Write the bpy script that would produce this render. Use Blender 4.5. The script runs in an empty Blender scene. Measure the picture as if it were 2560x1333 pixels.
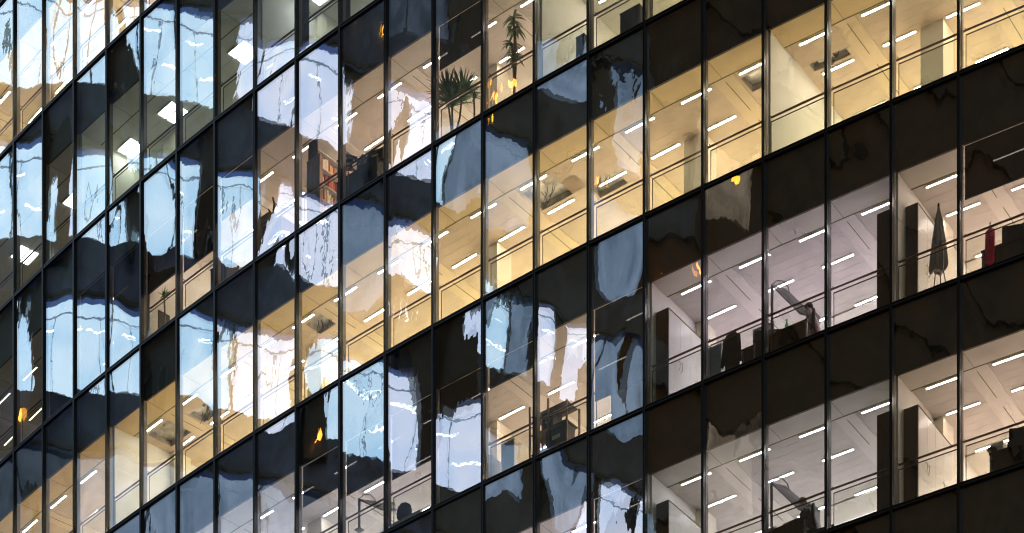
import bpy, math, random
from mathutils import Vector, Matrix
random.seed(7)
PI = math.pi
scene = bpy.context.scene

# ------------------------------------------------------------------ camera
CAMZ = 1.6
cam_d = bpy.data.cameras.new('camera')
cam = bpy.data.objects.new('camera', cam_d)
scene.collection.objects.link(cam)
scene.camera = cam
cam.location = (0, 0, CAMZ)
cam.rotation_euler = (PI / 2, 0, 0)          # level shift lens: verticals stay vertical
cam_d.sensor_fit = 'HORIZONTAL'
cam_d.sensor_width = 36
FPX, YH = 7286.0, 5537.3856
cam_d.lens = FPX / 2560 * 36
cam_d.shift_y = (YH - 1333 / 2) / 2560
cam_d.clip_start = 0.5
cam_d.clip_end = 3000

# ------------------------------------------------------------------ world, sun
W_ = bpy.data.worlds.new('World'); scene.world = W_; W_.use_nodes = True
nt = W_.node_tree; nt.nodes.clear()
wo = nt.nodes.new('ShaderNodeOutputWorld'); bg = nt.nodes.new('ShaderNodeBackground')
sky = nt.nodes.new('ShaderNodeTexSky'); sky.sky_type = 'NISHITA'; sky.sun_disc = False
sky.sun_elevation = math.radians(5.0); sky.sun_rotation = math.radians(120)
bg.inputs['Strength'].default_value = 0.12
nt.links.new(sky.outputs[0], bg.inputs[0]); nt.links.new(bg.outputs[0], wo.inputs[0])
sun_d = bpy.data.lights.new('dusk_sun', 'SUN'); sun_d.energy = 0.1; sun_d.angle = math.radians(12)
sun_d.color = (1, .82, .7)
sun = bpy.data.objects.new('dusk_sun', sun_d); scene.collection.objects.link(sun)
sun.rotation_euler = (math.radians(80), 0, math.radians(-35))
scene.view_settings.view_transform = 'Standard'
scene.view_settings.look = 'None'
scene.view_settings.exposure = 0
scene.view_settings.gamma = 1
try: scene.view_settings.use_curve_mapping = False
except Exception: pass
cy = scene.cycles
cy.max_bounces = 9; cy.diffuse_bounces = 4; cy.glossy_bounces = 4
cy.transparent_max_bounces = 16; cy.transmission_bounces = 6
cy.caustics_reflective = False; cy.caustics_refractive = False
cy.sample_clamp_indirect = 8; cy.sample_clamp_direct = 0
cy.use_denoising = True
cy.filter_width = 1.1

# ------------------------------------------------------------------ plan geometry of the curved facade
PW, R, A0, TR = 1.43184774, 91.44804730, 0.5590347005, 0.0156576593
CX, CY = 57.190428, 134.115659
FH = 4.0
def zrow(r): return (10.390600240 + (4 - r)) * FH + CAMZ      # height of transom / floor line r
def pos(u, w):
    a = A0 + u * TR
    return (CX - (R - w) * math.sin(a), CY - (R - w) * math.cos(a))
def node_rot(u): return -(A0 + u * TR)
def project(u, w, z):
    x, y = pos(u, w)
    return 1280 + FPX * x / y, YH - FPX * (z - CAMZ) / y
CLG = 2.70
def pane_visible(k, r, m=520):
    """pane between verticals k and k+1, from floor line r up to r-1"""
    x0 = project(k + 1, 0, zrow(r))[0]; x1 = project(k, 0, zrow(r))[0]
    ys = [project(k, 0, zrow(r))[1], project(k + 1, 0, zrow(r))[1],
          project(k, 0, zrow(r) + FH)[1], project(k + 1, 0, zrow(r) + FH)[1]]
    return x1 > -m and x0 < 2560 + m and max(ys) > -m and min(ys) < 1333 + m
KS = range(-8, 32)
RS = range(0, 8)

# ------------------------------------------------------------------ materials
def new_mat(name):
    m = bpy.data.materials.new(name); m.use_nodes = True
    return m
def pbr(name, col, rough=.6, metal=0, var=0.0, scale=6.0, bump=0.0, spec=.4, stretch=(1, 1, 1)):
    m = new_mat(name); n = m.node_tree; b = n.nodes['Principled BSDF']
    b.inputs['Base Color'].default_value = (*col, 1); b.inputs['Roughness'].default_value = rough
    b.inputs['Metallic'].default_value = metal
    b.inputs['Specular IOR Level'].default_value = spec
    if var or bump:
        tc = n.nodes.new('ShaderNodeTexCoord'); mp = n.nodes.new('ShaderNodeMapping')
        mp.inputs['Scale'].default_value = stretch
        oi = n.nodes.new('ShaderNodeObjectInfo'); ad = n.nodes.new('ShaderNodeVectorMath'); ad.operation = 'ADD'
        n.links.new(tc.outputs['Object'], ad.inputs[0]); n.links.new(oi.outputs['Location'], ad.inputs[1])
        n.links.new(ad.outputs[0], mp.inputs[0])
        nz = n.nodes.new('ShaderNodeTexNoise'); nz.inputs['Scale'].default_value = scale
        nz.inputs['Detail'].default_value = 5
        n.links.new(mp.outputs[0], nz.inputs['Vector'])
        if var:
            rp = n.nodes.new('ShaderNodeValToRGB')
            lo = tuple(max(0, c * (1 - var)) for c in col); hi = tuple(min(1, c * (1 + var)) for c in col)
            rp.color_ramp.elements[0].position = .3; rp.color_ramp.elements[1].position = .7
            rp.color_ramp.elements[0].color = (*lo, 1); rp.color_ramp.elements[1].color = (*hi, 1)
            n.links.new(nz.outputs['Fac'], rp.inputs[0]); n.links.new(rp.outputs[0], b.inputs['Base Color'])
        if bump:
            bp = n.nodes.new('ShaderNodeBump'); bp.inputs['Distance'].default_value = bump
            n.links.new(nz.outputs['Fac'], bp.inputs['Height']); n.links.new(bp.outputs[0], b.inputs['Normal'])
    return m
def emit(name, col, strength):
    m = new_mat(name); n = m.node_tree; n.nodes.clear()
    o = n.nodes.new('ShaderNodeOutputMaterial'); e = n.nodes.new('ShaderNodeEmission')
    e.inputs[0].default_value = (*col, 1); e.inputs[1].default_value = strength
    n.links.new(e.outputs[0], o.inputs[0])
    return m

def coated_glass(name='coated_glass', rmin=.27, shift=0.0):
    """solar-control glass: part mirror, part clear; roller-wave distortion lives in the bump"""
    m = new_mat(name); n = m.node_tree; n.nodes.clear(); L = n.links.new
    out = n.nodes.new('ShaderNodeOutputMaterial')
    mix = n.nodes.new('ShaderNodeMixShader')
    tr = n.nodes.new('ShaderNodeBsdfTransparent'); tr.inputs[0].default_value = (.93, .97, .94, 1)
    gl = n.nodes.new('ShaderNodeBsdfGlossy'); gl.inputs['Color'].default_value = (.93, .97, 1, 1)
    gl.inputs['Roughness'].default_value = 0.0
    lw = n.nodes.new('ShaderNodeFresnel'); lw.inputs['IOR'].default_value = 1.5
    mr = n.nodes.new('ShaderNodeMapRange')
    mr.inputs['From Min'].default_value = .04; mr.inputs['From Max'].default_value = 1
    mr.inputs['To Min'].default_value = rmin; mr.inputs['To Max'].default_value = 1 if rmin > .2 else .4
    geo = n.nodes.new('ShaderNodeNewGeometry'); inv = n.nodes.new('ShaderNodeMath'); inv.operation = 'SUBTRACT'; inv.inputs[0].default_value = 1
    L(geo.outputs['Backfacing'], inv.inputs[1])
    mm = n.nodes.new('ShaderNodeMath'); mm.operation = 'MULTIPLY'; L(inv.outputs[0], mm.inputs[1])      # the coating sits on the outer sides
    L(lw.outputs[0], mr.inputs[0]); L(mr.outputs[0], mm.inputs[0]); L(mm.outputs[0], mix.inputs[0])
    tc = n.nodes.new('ShaderNodeTexCoord'); oi = n.nodes.new('ShaderNodeObjectInfo')
    off = n.nodes.new('ShaderNodeVectorMath'); off.operation = 'MULTIPLY_ADD'
    off.inputs[1].default_value = (3.1, 3.1, 5.7)
    L(oi.outputs['Location'], off.inputs[0]); L(tc.outputs['Object'], off.inputs[2])
    sep = n.nodes.new('ShaderNodeSeparateColor'); L(oi.outputs['Color'], sep.inputs[0])
    prev = None
    # (frequency per metre in x / z, bump distance, detail, object-colour channel that scales it)
    for (fx, fz, dist, det, ch) in ((.75, .45, .030, 0, 0), (2.3, 1.1, .0046, 0, 1), (8, 6, .00050, .6, 2)):
        mp = n.nodes.new('ShaderNodeMapping'); mp.inputs['Scale'].default_value = (fx, fx, fz); mp.inputs['Location'].default_value = (shift * fx, 0, shift * fz * .6)
        L(off.outputs[0], mp.inputs[0])
        nz = n.nodes.new('ShaderNodeTexNoise'); nz.inputs['Scale'].default_value = 1
        nz.inputs['Detail'].default_value = det
        L(mp.outputs[0], nz.inputs['Vector'])
        ml = n.nodes.new('ShaderNodeMath'); ml.operation = 'MULTIPLY'
        L(nz.outputs['Fac'], ml.inputs[0]); L(sep.outputs[ch], ml.inputs[1])
        sc = n.nodes.new('ShaderNodeMath'); sc.operation = 'MULTIPLY'; sc.inputs[1].default_value = dist
        L(ml.outputs[0], sc.inputs[0])
        if prev is None: prev = sc.outputs[0]
        else:
            ad = n.nodes.new('ShaderNodeMath'); ad.operation = 'ADD'
            L(prev, ad.inputs[0]); L(sc.outputs[0], ad.inputs[1]); prev = ad.outputs[0]
    bp = n.nodes.new('ShaderNodeBump'); bp.inputs['Distance'].default_value = 1.0
    L(prev, bp.inputs['Height']); L(bp.outputs[0], gl.inputs['Normal'])
    L(tr.outputs[0], mix.inputs[1]); L(gl.outputs[0], mix.inputs[2]); L(mix.outputs[0], out.inputs[0])
    return m
def clear_glass(name, t=.97, tint=(1, 1, 1), refl=.04):
    m = new_mat(name); n = m.node_tree; n.nodes.clear()
    out = n.nodes.new('ShaderNodeOutputMaterial'); mix = n.nodes.new('ShaderNodeMixShader')
    tr = n.nodes.new('ShaderNodeBsdfTransparent'); tr.inputs[0].default_value = (t * tint[0], t * tint[1], t * tint[2], 1)
    gl = n.nodes.new('ShaderNodeBsdfGlossy'); gl.inputs['Roughness'].default_value = .02
    mix.inputs[0].default_value = refl
    n.links.new(tr.outputs[0], mix.inputs[1]); n.links.new(gl.outputs[0], mix.inputs[2])
    n.links.new(mix.outputs[0], out.inputs[0])
    return m
def screen_fabric(name, col, openness):
    m = new_mat(name); n = m.node_tree; n.nodes.clear()
    out = n.nodes.new('ShaderNodeOutputMaterial'); mix = n.nodes.new('ShaderNodeMixShader')
    tr = n.nodes.new('ShaderNodeBsdfTransparent')
    df = n.nodes.new('ShaderNodeBsdfDiffuse'); df.inputs[0].default_value = (*col, 1)
    mix.inputs[0].default_value = 1 - openness
    n.links.new(tr.outputs[0], mix.inputs[1]); n.links.new(df.outputs[0], mix.inputs[2])
    n.links.new(mix.outputs[0], out.inputs[0])
    return m

M = dict(
    glass=coated_glass(), inner=coated_glass('inner_glass_face', .11, .16), clear=clear_glass('clear_glass', .985, (1, 1, 1), .0),
    balus=clear_glass('balustrade_glass', .93, (.985, 1, .97), .0),
    black=pbr('black_aluminium', (.012, .012, .013), .32, 0, .4, 9, .0006),
    gasket=pbr('grey_gasket', (.07, .07, .065), .5),
    reveal=pbr('pale_anodised_metal', (.20, .165, .145), .45, .2, .12, 5),
    spandrel=pbr('dark_shadow_box', (.030, .018, .005), .55, 0, .6, 2.2, .0),
    slab=pbr('concrete_slab', (.28, .27, .25), .8, 0, .15, 3, .001),
    carpet=pbr('pale_office_floor', (.52, .50, .47), .8, 0, .12, 4, .001),
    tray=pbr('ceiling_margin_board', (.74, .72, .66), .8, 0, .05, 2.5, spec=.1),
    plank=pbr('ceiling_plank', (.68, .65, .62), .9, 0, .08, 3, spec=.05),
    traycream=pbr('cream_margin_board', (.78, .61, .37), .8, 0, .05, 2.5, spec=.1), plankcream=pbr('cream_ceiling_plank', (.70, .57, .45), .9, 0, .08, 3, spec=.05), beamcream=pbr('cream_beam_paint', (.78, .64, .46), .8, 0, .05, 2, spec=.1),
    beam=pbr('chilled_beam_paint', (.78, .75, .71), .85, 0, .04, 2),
    void=pbr('ceiling_void', (.10, .10, .10), .9),
    seam=pbr('olive_seam', (.16, .15, .05), .5),
    wall=pbr('office_wall', (.78, .76, .72), .75, 0, .07, 1.3, .0005),
    creamwall=pbr('cream_column_paint', (.86, .80, .68), .7, 0, .05, 1.3, .0005),
    rail=pbr('bronze_handrail', (.20, .12, .07), .3, .7, .2, 8),
    railline=pbr('balustrade_frame', (.15, .10, .06), .4, .5),
    steel=pbr('brushed_steel', (.45, .45, .45), .3, .9, .1, 12),
    grey=pbr('grey_plastic', (.30, .30, .31), .5, 0, .1, 6),
    dark=pbr('dark_plastic', (.018, .017, .018), .4, 0, .3, 8),
    brownwood=pbr('dark_walnut', (.045, .026, .018), .45, 0, .35, 3, .0006, stretch=(6, 6, .6)),
    tanwood=pbr('tan_veneer', (.36, .22, .14), .45, 0, .3, 3, .0006, stretch=(6, 6, .6)),
    whitelam=pbr('white_laminate', (.72, .71, .68), .3, 0, .04, 4),
    bluelam=pbr('pale_blue_laminate', (.30, .38, .48), .35, 0, .06, 4),
    leaf=pbr('dark_leaf', (.07, .17, .045), .4, 0, .5, 14),
    bark=pbr('palm_stem', (.16, .11, .07), .8, 0, .3, 20, .002),
    pot=pbr('white_ceramic', (.65, .65, .63), .25, 0, .04, 5),
    red=pbr('red_fabric', (.90, .03, .12), .7, 0, .2, 9),
    skin=pbr('skin', (.48, .27, .19), .5, 0, .08, 9),
    hair=pbr('dark_hair', (.03, .022, .018), .6, 0, .4, 30, .004),
    greyhair=pbr('grey_hair', (.20, .17, .14), .6, 0, .3, 30, .004),
    pinkshirt=pbr('pink_shirt', (.70, .50, .52), .8, 0, .22, 22, .003),
    darkshirt=pbr('striped_dark_shirt', (.10, .11, .14), .8, 0, .5, 26, .003, stretch=(4, 4, .3)),
    trousers=pbr('dark_trousers', (.03, .03, .04), .8),
    jacket=pbr('black_wool', (.014, .014, .018), .85, 0, .4, 9, .006),
    parasol=pbr('grey_canvas', (.42, .38, .37), .85, 0, .2, 7, .004, stretch=(3, 3, .5)),
    cable=pbr('brown_cable', (.07, .05, .03), .5),
    duct=pbr('galvanised_metal', (.55, .53, .50), .5, .2, .35, 5, .003),
    tissue=pbr('turquoise_box', (.05, .42, .60), .5),
    curtain=pbr('grey_curtain', (.22, .22, .23), .9, 0, .15, 7),
    bottle=clear_glass('green_bottle', .7, (.35, .8, .5), .08),
    asphalt=pbr('asphalt', (.05, .05, .05), .85, 0, .3, 2.5, .003),
    paving=pbr('paving', (.18, .17, .16), .8, 0, .2, 2, .002),
    oppdark=pbr('dark_bluish_cladding', (.065, .13, .36), .5, 0, .5, 1.2),
    oppmid=pbr('graphite_cladding', (.07, .11, .20), .5, 0, .5, .8),
    oppbrown=pbr('dark_brown_cladding', (.034, .020, .008), .5, 0, .7, .5),
    oppframe=pbr('blue_grey_window_bar', (.05, .08, .11), .5),
    raked=pbr('black_steel_strut', (.02, .02, .024), .4, .2, .3, 2),
    blind=screen_fabric('brown_screen_blind', (.030, .022, .016), .09),
    drafting=screen_fabric('frosted_grey_panel', (.36, .34, .37), .25),
)
for i, c in enumerate([(.50, .10, .05), (.80, .66, .46), (.62, .36, .16), (.85, .78, .66), (.26, .10, .06), (.78, .48, .16)]):
    M['book%d' % i] = pbr('book_spine', c, .6, 0, .15, 20)

# ------------------------------------------------------------------ mesh helpers
class MB:
    def __init__(s): s.v = []; s.f = []; s.m = []; s.mats = []; s.smooth = []
    def mi(s, mat):
        if mat not in s.mats: s.mats.append(mat)
        return s.mats.index(mat)
    def faces(s, vs, fs, mat, smooth=False, T=None):
        o = len(s.v)
        s.v += [tuple(T @ Vector(p)) if T else tuple(p) for p in vs]
        i = s.mi(mat)
        for f in fs: s.f.append(tuple(o + k for k in f)); s.m.append(i); s.smooth.append(smooth)
        return s
    def box(s, x0, x1, y0, y1, z0, z1, mat, T=None, caps=None):
        vs = [(x0, y0, z0), (x1, y0, z0), (x1, y1, z0), (x0, y1, z0), (x0, y0, z1), (x1, y0, z1), (x1, y1, z1), (x0, y1, z1)]
        fs = [(3, 2, 1, 0), (4, 5, 6, 7), (0, 1, 5, 4), (1, 2, 6, 5), (2, 3, 7, 6), (3, 0, 4, 7)]
        return s.faces(vs, fs, mat, False, T)
    def rod(s, p, q, r, mat, n=8, r2=None, smooth=True):
        p = Vector(p); q = Vector(q); d = (q - p).normalized()
        a = Vector((0, 0, 1)) if abs(d.z) < .9 else Vector((1, 0, 0))
        x = d.cross(a).normalized(); y = d.cross(x); r2 = r if r2 is None else r2
        vs = []
        for c, rr in ((p, r), (q, r2)):
            for i in range(n):
                t = 2 * PI * i / n; vs.append(c + x * math.cos(t) * rr + y * math.sin(t) * rr)
        fs = [(i, (i + 1) % n, n + (i + 1) % n, n + i) for i in range(n)]
        fs += [tuple(range(n))[::-1], tuple(range(n, 2 * n))]
        return s.faces(vs, fs, mat, smooth)
    def path(s, pts, r, mat, n=6):
        for a, b in zip(pts, pts[1:]): s.rod(a, b, r, mat, n)
        return s
    def lathe(s, prof, mat, n=20, c=(0, 0, 0), squash=1.0, fold=0):
        vs = []
        for (r, z) in prof:
            for i in range(n):
                t = 2 * PI * i / n
                rr = r * (1 + (fold * (-1) ** i if fold else 0))
                vs.append((c[0] + rr * math.cos(t), c[1] + rr * math.sin(t) * squash, c[2] + z))
        fs = []
        for j in range(len(prof) - 1):
            for i in range(n):
                fs.append((j * n + i, j * n + (i + 1) % n, (j + 1) * n + (i + 1) % n, (j + 1) * n + i))
        fs += [tuple(range(n))[::-1], tuple(range((len(prof) - 1) * n, len(prof) * n))]
        return s.faces(vs, fs, mat, not fold)
    def mesh(s, name):
        me = bpy.data.meshes.new(name); me.from_pydata([tuple(v) for v in s.v], [], s.f)
        for m in s.mats: me.materials.append(m)
        me.polygons.foreach_set('material_index', s.m)
        me.polygons.foreach_set('use_smooth', s.smooth)
        me.update()
        return me
COL = scene.collection
def link(name, me, parent=None, loc=(0, 0, 0), rot=(0, 0, 0), kind=None, label=None):
    o = bpy.data.objects.new(name, me); COL.objects.link(o)
    o.location = loc; o.rotation_euler = rot
    if parent: o.parent = parent
    if kind: o['kind'] = kind
    if label: o['label'] = label
    return o
def thing(name, label, cat, loc, rotz=0, group=None):
    o = link(name, None, None, loc, (0, 0, rotz))
    o['label'] = label; o['category'] = cat
    if group: o['group'] = group
    return o
def tag(o, label, cat, group=None):
    o['label'] = label; o['category'] = cat
    if group: o['group'] = group
    return o

# ------------------------------------------------------------------ ground
g = MB(); g.faces([(-900, -900, 0), (900, -900, 0), (900, 900, 0), (-900, 900, 0)], [(0, 1, 2, 3)], M['asphalt'])
link('ground', g.mesh('ground'), kind='structure')
p = MB(); p.box(-27, 60, 20, 200, 0.004, .13, M['paving']); link('pavement', p.mesh('pavement'), kind='structure')

# ================================================================== THE OFFICE BUILDING
BX, BY = CX, CY
bld = thing('office_building', 'curved office building with black framed glass curtain wall and lit floors', 'building', (BX, BY, .13))
def bloc(x, y, z): return (x - BX, y - BY, z - .13)
def node(u, w, z):            # location in building space, at the polar point
    x, y = pos(u, w); return bloc(x, y, z)
def panel(k):                 # chord frame of panel k: origin at its left vertical
    return pos(k + 1, 0), -(A0 + (k + .5) * TR)
ZB, ZT = .13, zrow(-2)

# mullions
mb = MB()
mb.box(-.029, .029, -.030, .022, 0, ZT - ZB, M['black'])
mb.box(-.029, -.009, -.062, -.030, 0, ZT - ZB, M['black'])
mb.box(.009, .029, -.062, -.030, 0, ZT - ZB, M['black'])
mb.box(-.006, .006, -.044, -.0305, 0, ZT - ZB, M['gasket'])
mb.box(-.030, .030, .026, .098, 0, ZT - ZB, M['black'])
me_mull = mb.mesh('mullion')
for k in KS:
    link('mullion', me_mull, bld, node(k, 0, ZB), (0, 0, node_rot(k)))
# transom segments
tb = MB()
hw = PW - .004
tb.box(.031, PW - .031, -.028, .022, -.040, .040, M['black'])
tb.box(.031, PW - .031, -.055, -.028, .014, .040, M['black'])
tb.box(.031, PW - .031, -.055, -.028, -.040, -.014, M['black'])
tb.box(.031, PW - .031, -.040, -.0285, -.007, .007, M['gasket'])
tb.box(.032, PW - .032, .024, .150, -.020, .030, M['reveal'])
me_tr = tb.mesh('transom')
# glass pane: coated outer face, clear inner face and edges
def pane_mesh():
    w, h = (PW - .05) / 2, (FH - .06) / 2
    b = MB(); y0, y1 = -.012, .012
    b.faces([(-w, y0, -h), (w, y0, -h), (w, y0, h), (-w, y0, h)], [(0, 1, 2, 3)], M['glass'])
    b.faces([(-w, y0, -h), (w, y0, -h), (w, y0, h), (-w, y0, h), (-w, y1, -h), (w, y1, -h), (w, y1, h), (-w, y1, h)],
            [(0, 4, 5, 1), (1, 5, 6, 2), (2, 6, 7, 3), (3, 7, 4, 0)], M['clear'])
    b.faces([(-w, y1, -h), (w, y1, -h), (w, y1, h), (-w, y1, h)], [(0, 1, 2, 3)], M['inner'])
    return b.mesh('glass_pane')
me_pane = pane_mesh()
# tilt in radians (x: nod, z: swing) and bump weights per pane, read off the photograph
TWEAK = {(5, 9): (0, 0, .35, .22, .25), (5, 8): (0, 0, .35, .22, .25), (5, 10): (0, 0, .5, .4, .5), (3, 11): (0, 0, .6, .25, .3), (2, 16): (0, 0, .5, .3, .3), (2, 15): (0, .001, .4, .25, .3),
         (4, 16): (0, 0, .5, .3, .3), (4, 17): (0, 0, .4, .35, .4), (4, 18): (0, 0, .4, .35, .5), (2, 14): (0, -.001, .4, .3, .4), (6, 5): (0, 0, .6, .4, .3), (5, 6): (0, 0, .7, .4, .3)}
# spandrel: dark back-pan and head pelmet
sb = MB()
sb.box(.034, PW - .034, .10, .115, CLG + .22, FH - .02, M['spandrel'])
sb.box(.034, PW - .034, .075, .12, CLG - .035, CLG + .217, M['spandrel'])
me_sp = sb.mesh('spandrel_panel')
vb = MB(); vb.box(-.026, .026, .0985, .135, .03, CLG - .04, M['reveal']); vb.box(-.0265, -.0305, .03, .0975, .03, CLG - .04, M['reveal']); vb.box(.0305, .033, .03, .0975, .03, CLG - .04, M['reveal'])
me_rev = vb.mesh('mullion_lining')
hb = MB(); hb.rod((.0, .20, .96), (PW + .0, .20, .96), .022, M['rail'], 8)
for x in (.06, PW - .06): hb.box(x - .008, x + .008, .12, .20, .945, .957, M['rail'])
me_hand = hb.mesh('handrail')
bb = MB()
bb.box(.055, PW - .055, .172, .186, .845, .862, M['railline'])
bb.box(.055, .068, .172, .186, .03, .845, M['railline'])
bb.box(PW - .068, PW - .055, .172, .186, .03, .845, M['railline'])
bb.box(.068, PW - .068, .176, .182, .03, .845, M['balus'])
me_bal = bb.mesh('balustrade')
def tray_mesh(mt):
    tm = MB()
    tm.box(.0, PW, .135, .725, CLG, CLG + .02, M[mt])
    tm.box(.0, PW, .728, .752, CLG - .004, CLG + .012, M['seam'])
    tm.box(-.004, .004, .14, .72, CLG - .0035, CLG - .0005, M['seam'])
    return tm.mesh('ceiling_margin')
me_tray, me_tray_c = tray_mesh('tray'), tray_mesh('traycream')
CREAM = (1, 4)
# roller blinds that are lowered (storey, pane) -> height of the hem above the floor line
BLIND = {(4, -1): 0, (3, 8): 1.72, (3, 15): 1.28, (3, 14): 1.15, (3, 13): 1.7, (3, 16): .06, (3, 17): .06, (3, 18): .06,
         (5, -1): 1.64, (5, 11): 1.75, (5, 10): 1.45, (5, 9): 1.24, (5, 8): .06, (5, 7): 2.12, (5, 5): .75, (6, 5): .06, (2, 9): .06}
BLIND.pop((4, -1))

vis = [(k, r) for r in RS for k in KS if k < 31 and pane_visible(k, r)]
visset = set(vis)
for (k, r) in vis:
    (ox, oy), rz = panel(k)
    z = zrow(r)
    L = bloc(ox, oy, z)
    link('transom', me_tr, bld, L, (0, 0, rz))
    if (k, r - 1) not in visset: link('transom', me_tr, bld, bloc(ox, oy, z + FH), (0, 0, rz))
    c = Vector((math.cos(rz), math.sin(rz), 0)) * PW / 2
    rs = random.Random(k * 131 + r * 17)
    tx, tz, ba, bb_, bc = TWEAK.get((r, k), (rs.gauss(0, .0022), rs.gauss(0, .0030), rs.uniform(.35, .95), rs.uniform(.3, .7) * (.6 if k > 10 else .95), rs.uniform(.3, .7) * (.7 if k > 10 else .8)))
    o = link('glass_pane', me_pane, bld, (L[0] + c.x, L[1] + c.y, L[2] + FH / 2), (tx, 0, rz + tz))
    o.color = (ba, bb_, bc, 1)
    link('spandrel_panel', me_sp, bld, L, (0, 0, rz))
    if r < 7:
        link('mullion_lining', me_rev, bld, node(k + 1, 0, z), (0, 0, node_rot(k + 1)))
        link('handrail', me_hand, bld, L, (0, 0, rz))
        link('balustrade', me_bal, bld, L, (0, 0, rz))
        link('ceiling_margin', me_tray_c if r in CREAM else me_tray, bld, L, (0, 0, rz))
    if (r, k) in BLIND:
        h = BLIND[(r, k)]
        b = MB(); b.box(.06, PW - .06, .128, .131, h, CLG - .04, M['blind'])
        b.box(.06, PW - .06, .120, .139, h - .025, h, M['dark'])
        link('roller_blind', b.mesh('roller_blind'), bld, L, (0, 0, rz))

# arc-shaped solids (floor slabs, back walls, ceiling backing)
def arc_solid(u0, u1, w0, w1, z0, z1, mat, mats_bottom=None, step=1.0):
    b = MB(); n = max(1, int(math.ceil((u1 - u0) / step)))
    ring = []
    for i in range(n + 1):
        u = u0 + (u1 - u0) * i / n
        for (w, z) in ((w0, z0), (w1, z0), (w1, z1), (w0, z1)):
            x, y = pos(u, w); ring.append(bloc(x, y, z))
    fs = []
    for i in range(n):
        a, c = 4 * i, 4 * (i + 1)
        for j in range(4): fs.append((a + j, c + j, c + (j + 1) % 4, a + (j + 1) % 4))
    fs += [(0, 1, 2, 3), (4 * n + 3, 4 * n + 2, 4 * n + 1, 4 * n)]
    b.faces(ring, fs, mat)
    return b
UE0, UE1 = -8.0, 31.0
DEP = 6.6
r = -1
rr = -1
while True:
    z = zrow(rr)
    if z < 3: break
    link('floor_slab', arc_solid(UE0, UE1, .155, DEP + .2, z - .30, z + .02, M['slab'] if not (0 <= rr <= 7) else M['carpet']).mesh('floor_slab'), bld)
    rr += 1
link('roof', arc_solid(UE0, UE1, -.05, DEP + .3, ZT, ZT + .5, M['spandrel']).mesh('roof'), bld)
link('lower_wall', arc_solid(UE0, UE1, .03, .15, ZB, zrow(7) - .1, M['spandrel']).mesh('lower_wall'), bld)
link('upper_wall', arc_solid(UE0, UE1, .03, .15, zrow(-1) + .05, ZT, M['spandrel']).mesh('upper_wall'), bld)
for ue in (UE0, UE1):
    b = MB(); b.box(-.1, .1, 0, DEP + .2, 0, ZT - ZB, M['wall']); link('end_wall', b.mesh('end_wall'), bld, node(ue, 0, ZB), (0, 0, node_rot(ue)))

# rooms of each storey: (u from, u to, lamp material key, lamp kind)
LAMPCOL = {
    'yellow': ((1, .80, .57), 212), 'cream': ((1, .76, .50), 165), 'rose': ((1, .71, .57), 175), 'mauve': ((.96, .78, 1.0), 160),
    'beige': ((1, .71, .63), 175), 'cool': ((.94, .82, .95), 125), 'dim': ((.9, .68, .52), 18), 'green': ((.80, .86, .74), 36), 'white': ((.86, .90, .92), 55),
}
LM = {k: emit('tube_' + k, tuple(x ** .6 for x in c), (85 if s > 210 else 60) if s > 60 else (16 if s > 30 else 7)) for k, (c, s) in LAMPCOL.items()}
FILL = {k: emit('added_fill_panel_' + k, c, s * .085) for k, (c, s) in LAMPCOL.items()}  # added fill light, out of view, giving the rooms most of their brightness
ROOMS = {
    1: [(-8, 31, 'yellow')],
    2: [(-8, 10, 'rose'), (10, 13, 'white'), (13, 18, 'green'), (18, 31, 'dim')],
    3: [(-8, 5, 'cream'), (5, 7, 'yellow'), (7, 15.98, 'rose'), (15.98, 31, 'dim')],
    4: [(-8, 3, 'yellow'), (3, 17, 'yellow'), (17, 31, 'cream')],
    5: [(-8, 1, 'beige'), (1, 5, 'mauve'), (5, 9, 'rose'), (9, 31, 'cool')],
    6: [(-8, 1, 'beige'), (1, 5, 'cool'), (5, 31, 'mauve')],
    7: [(-8, 31, 'dim')],
}
pt = MB(); pt.box(-.05, .05, .17, DEP, .02, CLG + .25, M['wall']); me_part = pt.mesh('partition_wall')
STORY = {1: 'top yellow storey', 2: 'second storey from the top', 3: 'bookshelf and plant storey', 4: 'bare yellow storey across the middle',
         5: 'mauve storey with the pink-shirted worker', 6: 'lowest lit storey'}
SHORT = {1: 'top yellow storey', 3: 'plant storey', 4: 'bare yellow storey', 5: 'mauve storey', 6: 'lowest lit storey'}
ORD = ['first', 'second', 'third', 'fourth', 'fifth', 'sixth', 'seventh', 'eighth', 'ninth', 'tenth', 'eleventh', 'twelfth',
       'thirteenth', 'fourteenth', 'fifteenth', 'sixteenth', 'seventeenth', 'eighteenth', 'nineteenth', 'twentieth', 'twenty-first', 'twenty-second', 'twenty-third', 'twenty-fourth', 'twenty-fifth', 'twenty-sixth']
def room_of(r, u):
    for (a, b, k) in ROOMS[r]:
        if a <= u < b: return k
    return 'dim'

# planks / beams
HATCH = {  # storey: (u0,u1,w0,w1) openings in the plank ceiling
    4: [(6.38, 6.92, 1.24, 2.2), (7.2, 7.8, 1.0, 1.72), (3.28, 3.80, .98, 1.40), (2.25, 2.84, 1.48, 1.72), (12.0, 12.55, 1.02, 1.5), (15.3, 15.82, 1.2, 1.7), (16.2, 16.78, .98, 1.7)],
}
PITCH, W0P = .235, .765
def plank_mesh_cache():
    cache = {}
    def get(u0, u1, mt='plank'):
        key = (round(u1 - u0, 3), mt)
        if key not in cache:
            L = (u1 - u0) * TR * (R - 1.5)
            b = MB(); b.box(-L / 2, L / 2, 0, PITCH - .010, 0, .015, M[mt])
            b.box(-L / 2, L / 2, PITCH - .010, PITCH, .003, .014, M['whitelam'])
            cache[key] = b.mesh('ceiling_plank')
        return cache[key]
    return get
get_plank = plank_mesh_cache()
slots = []
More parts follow.
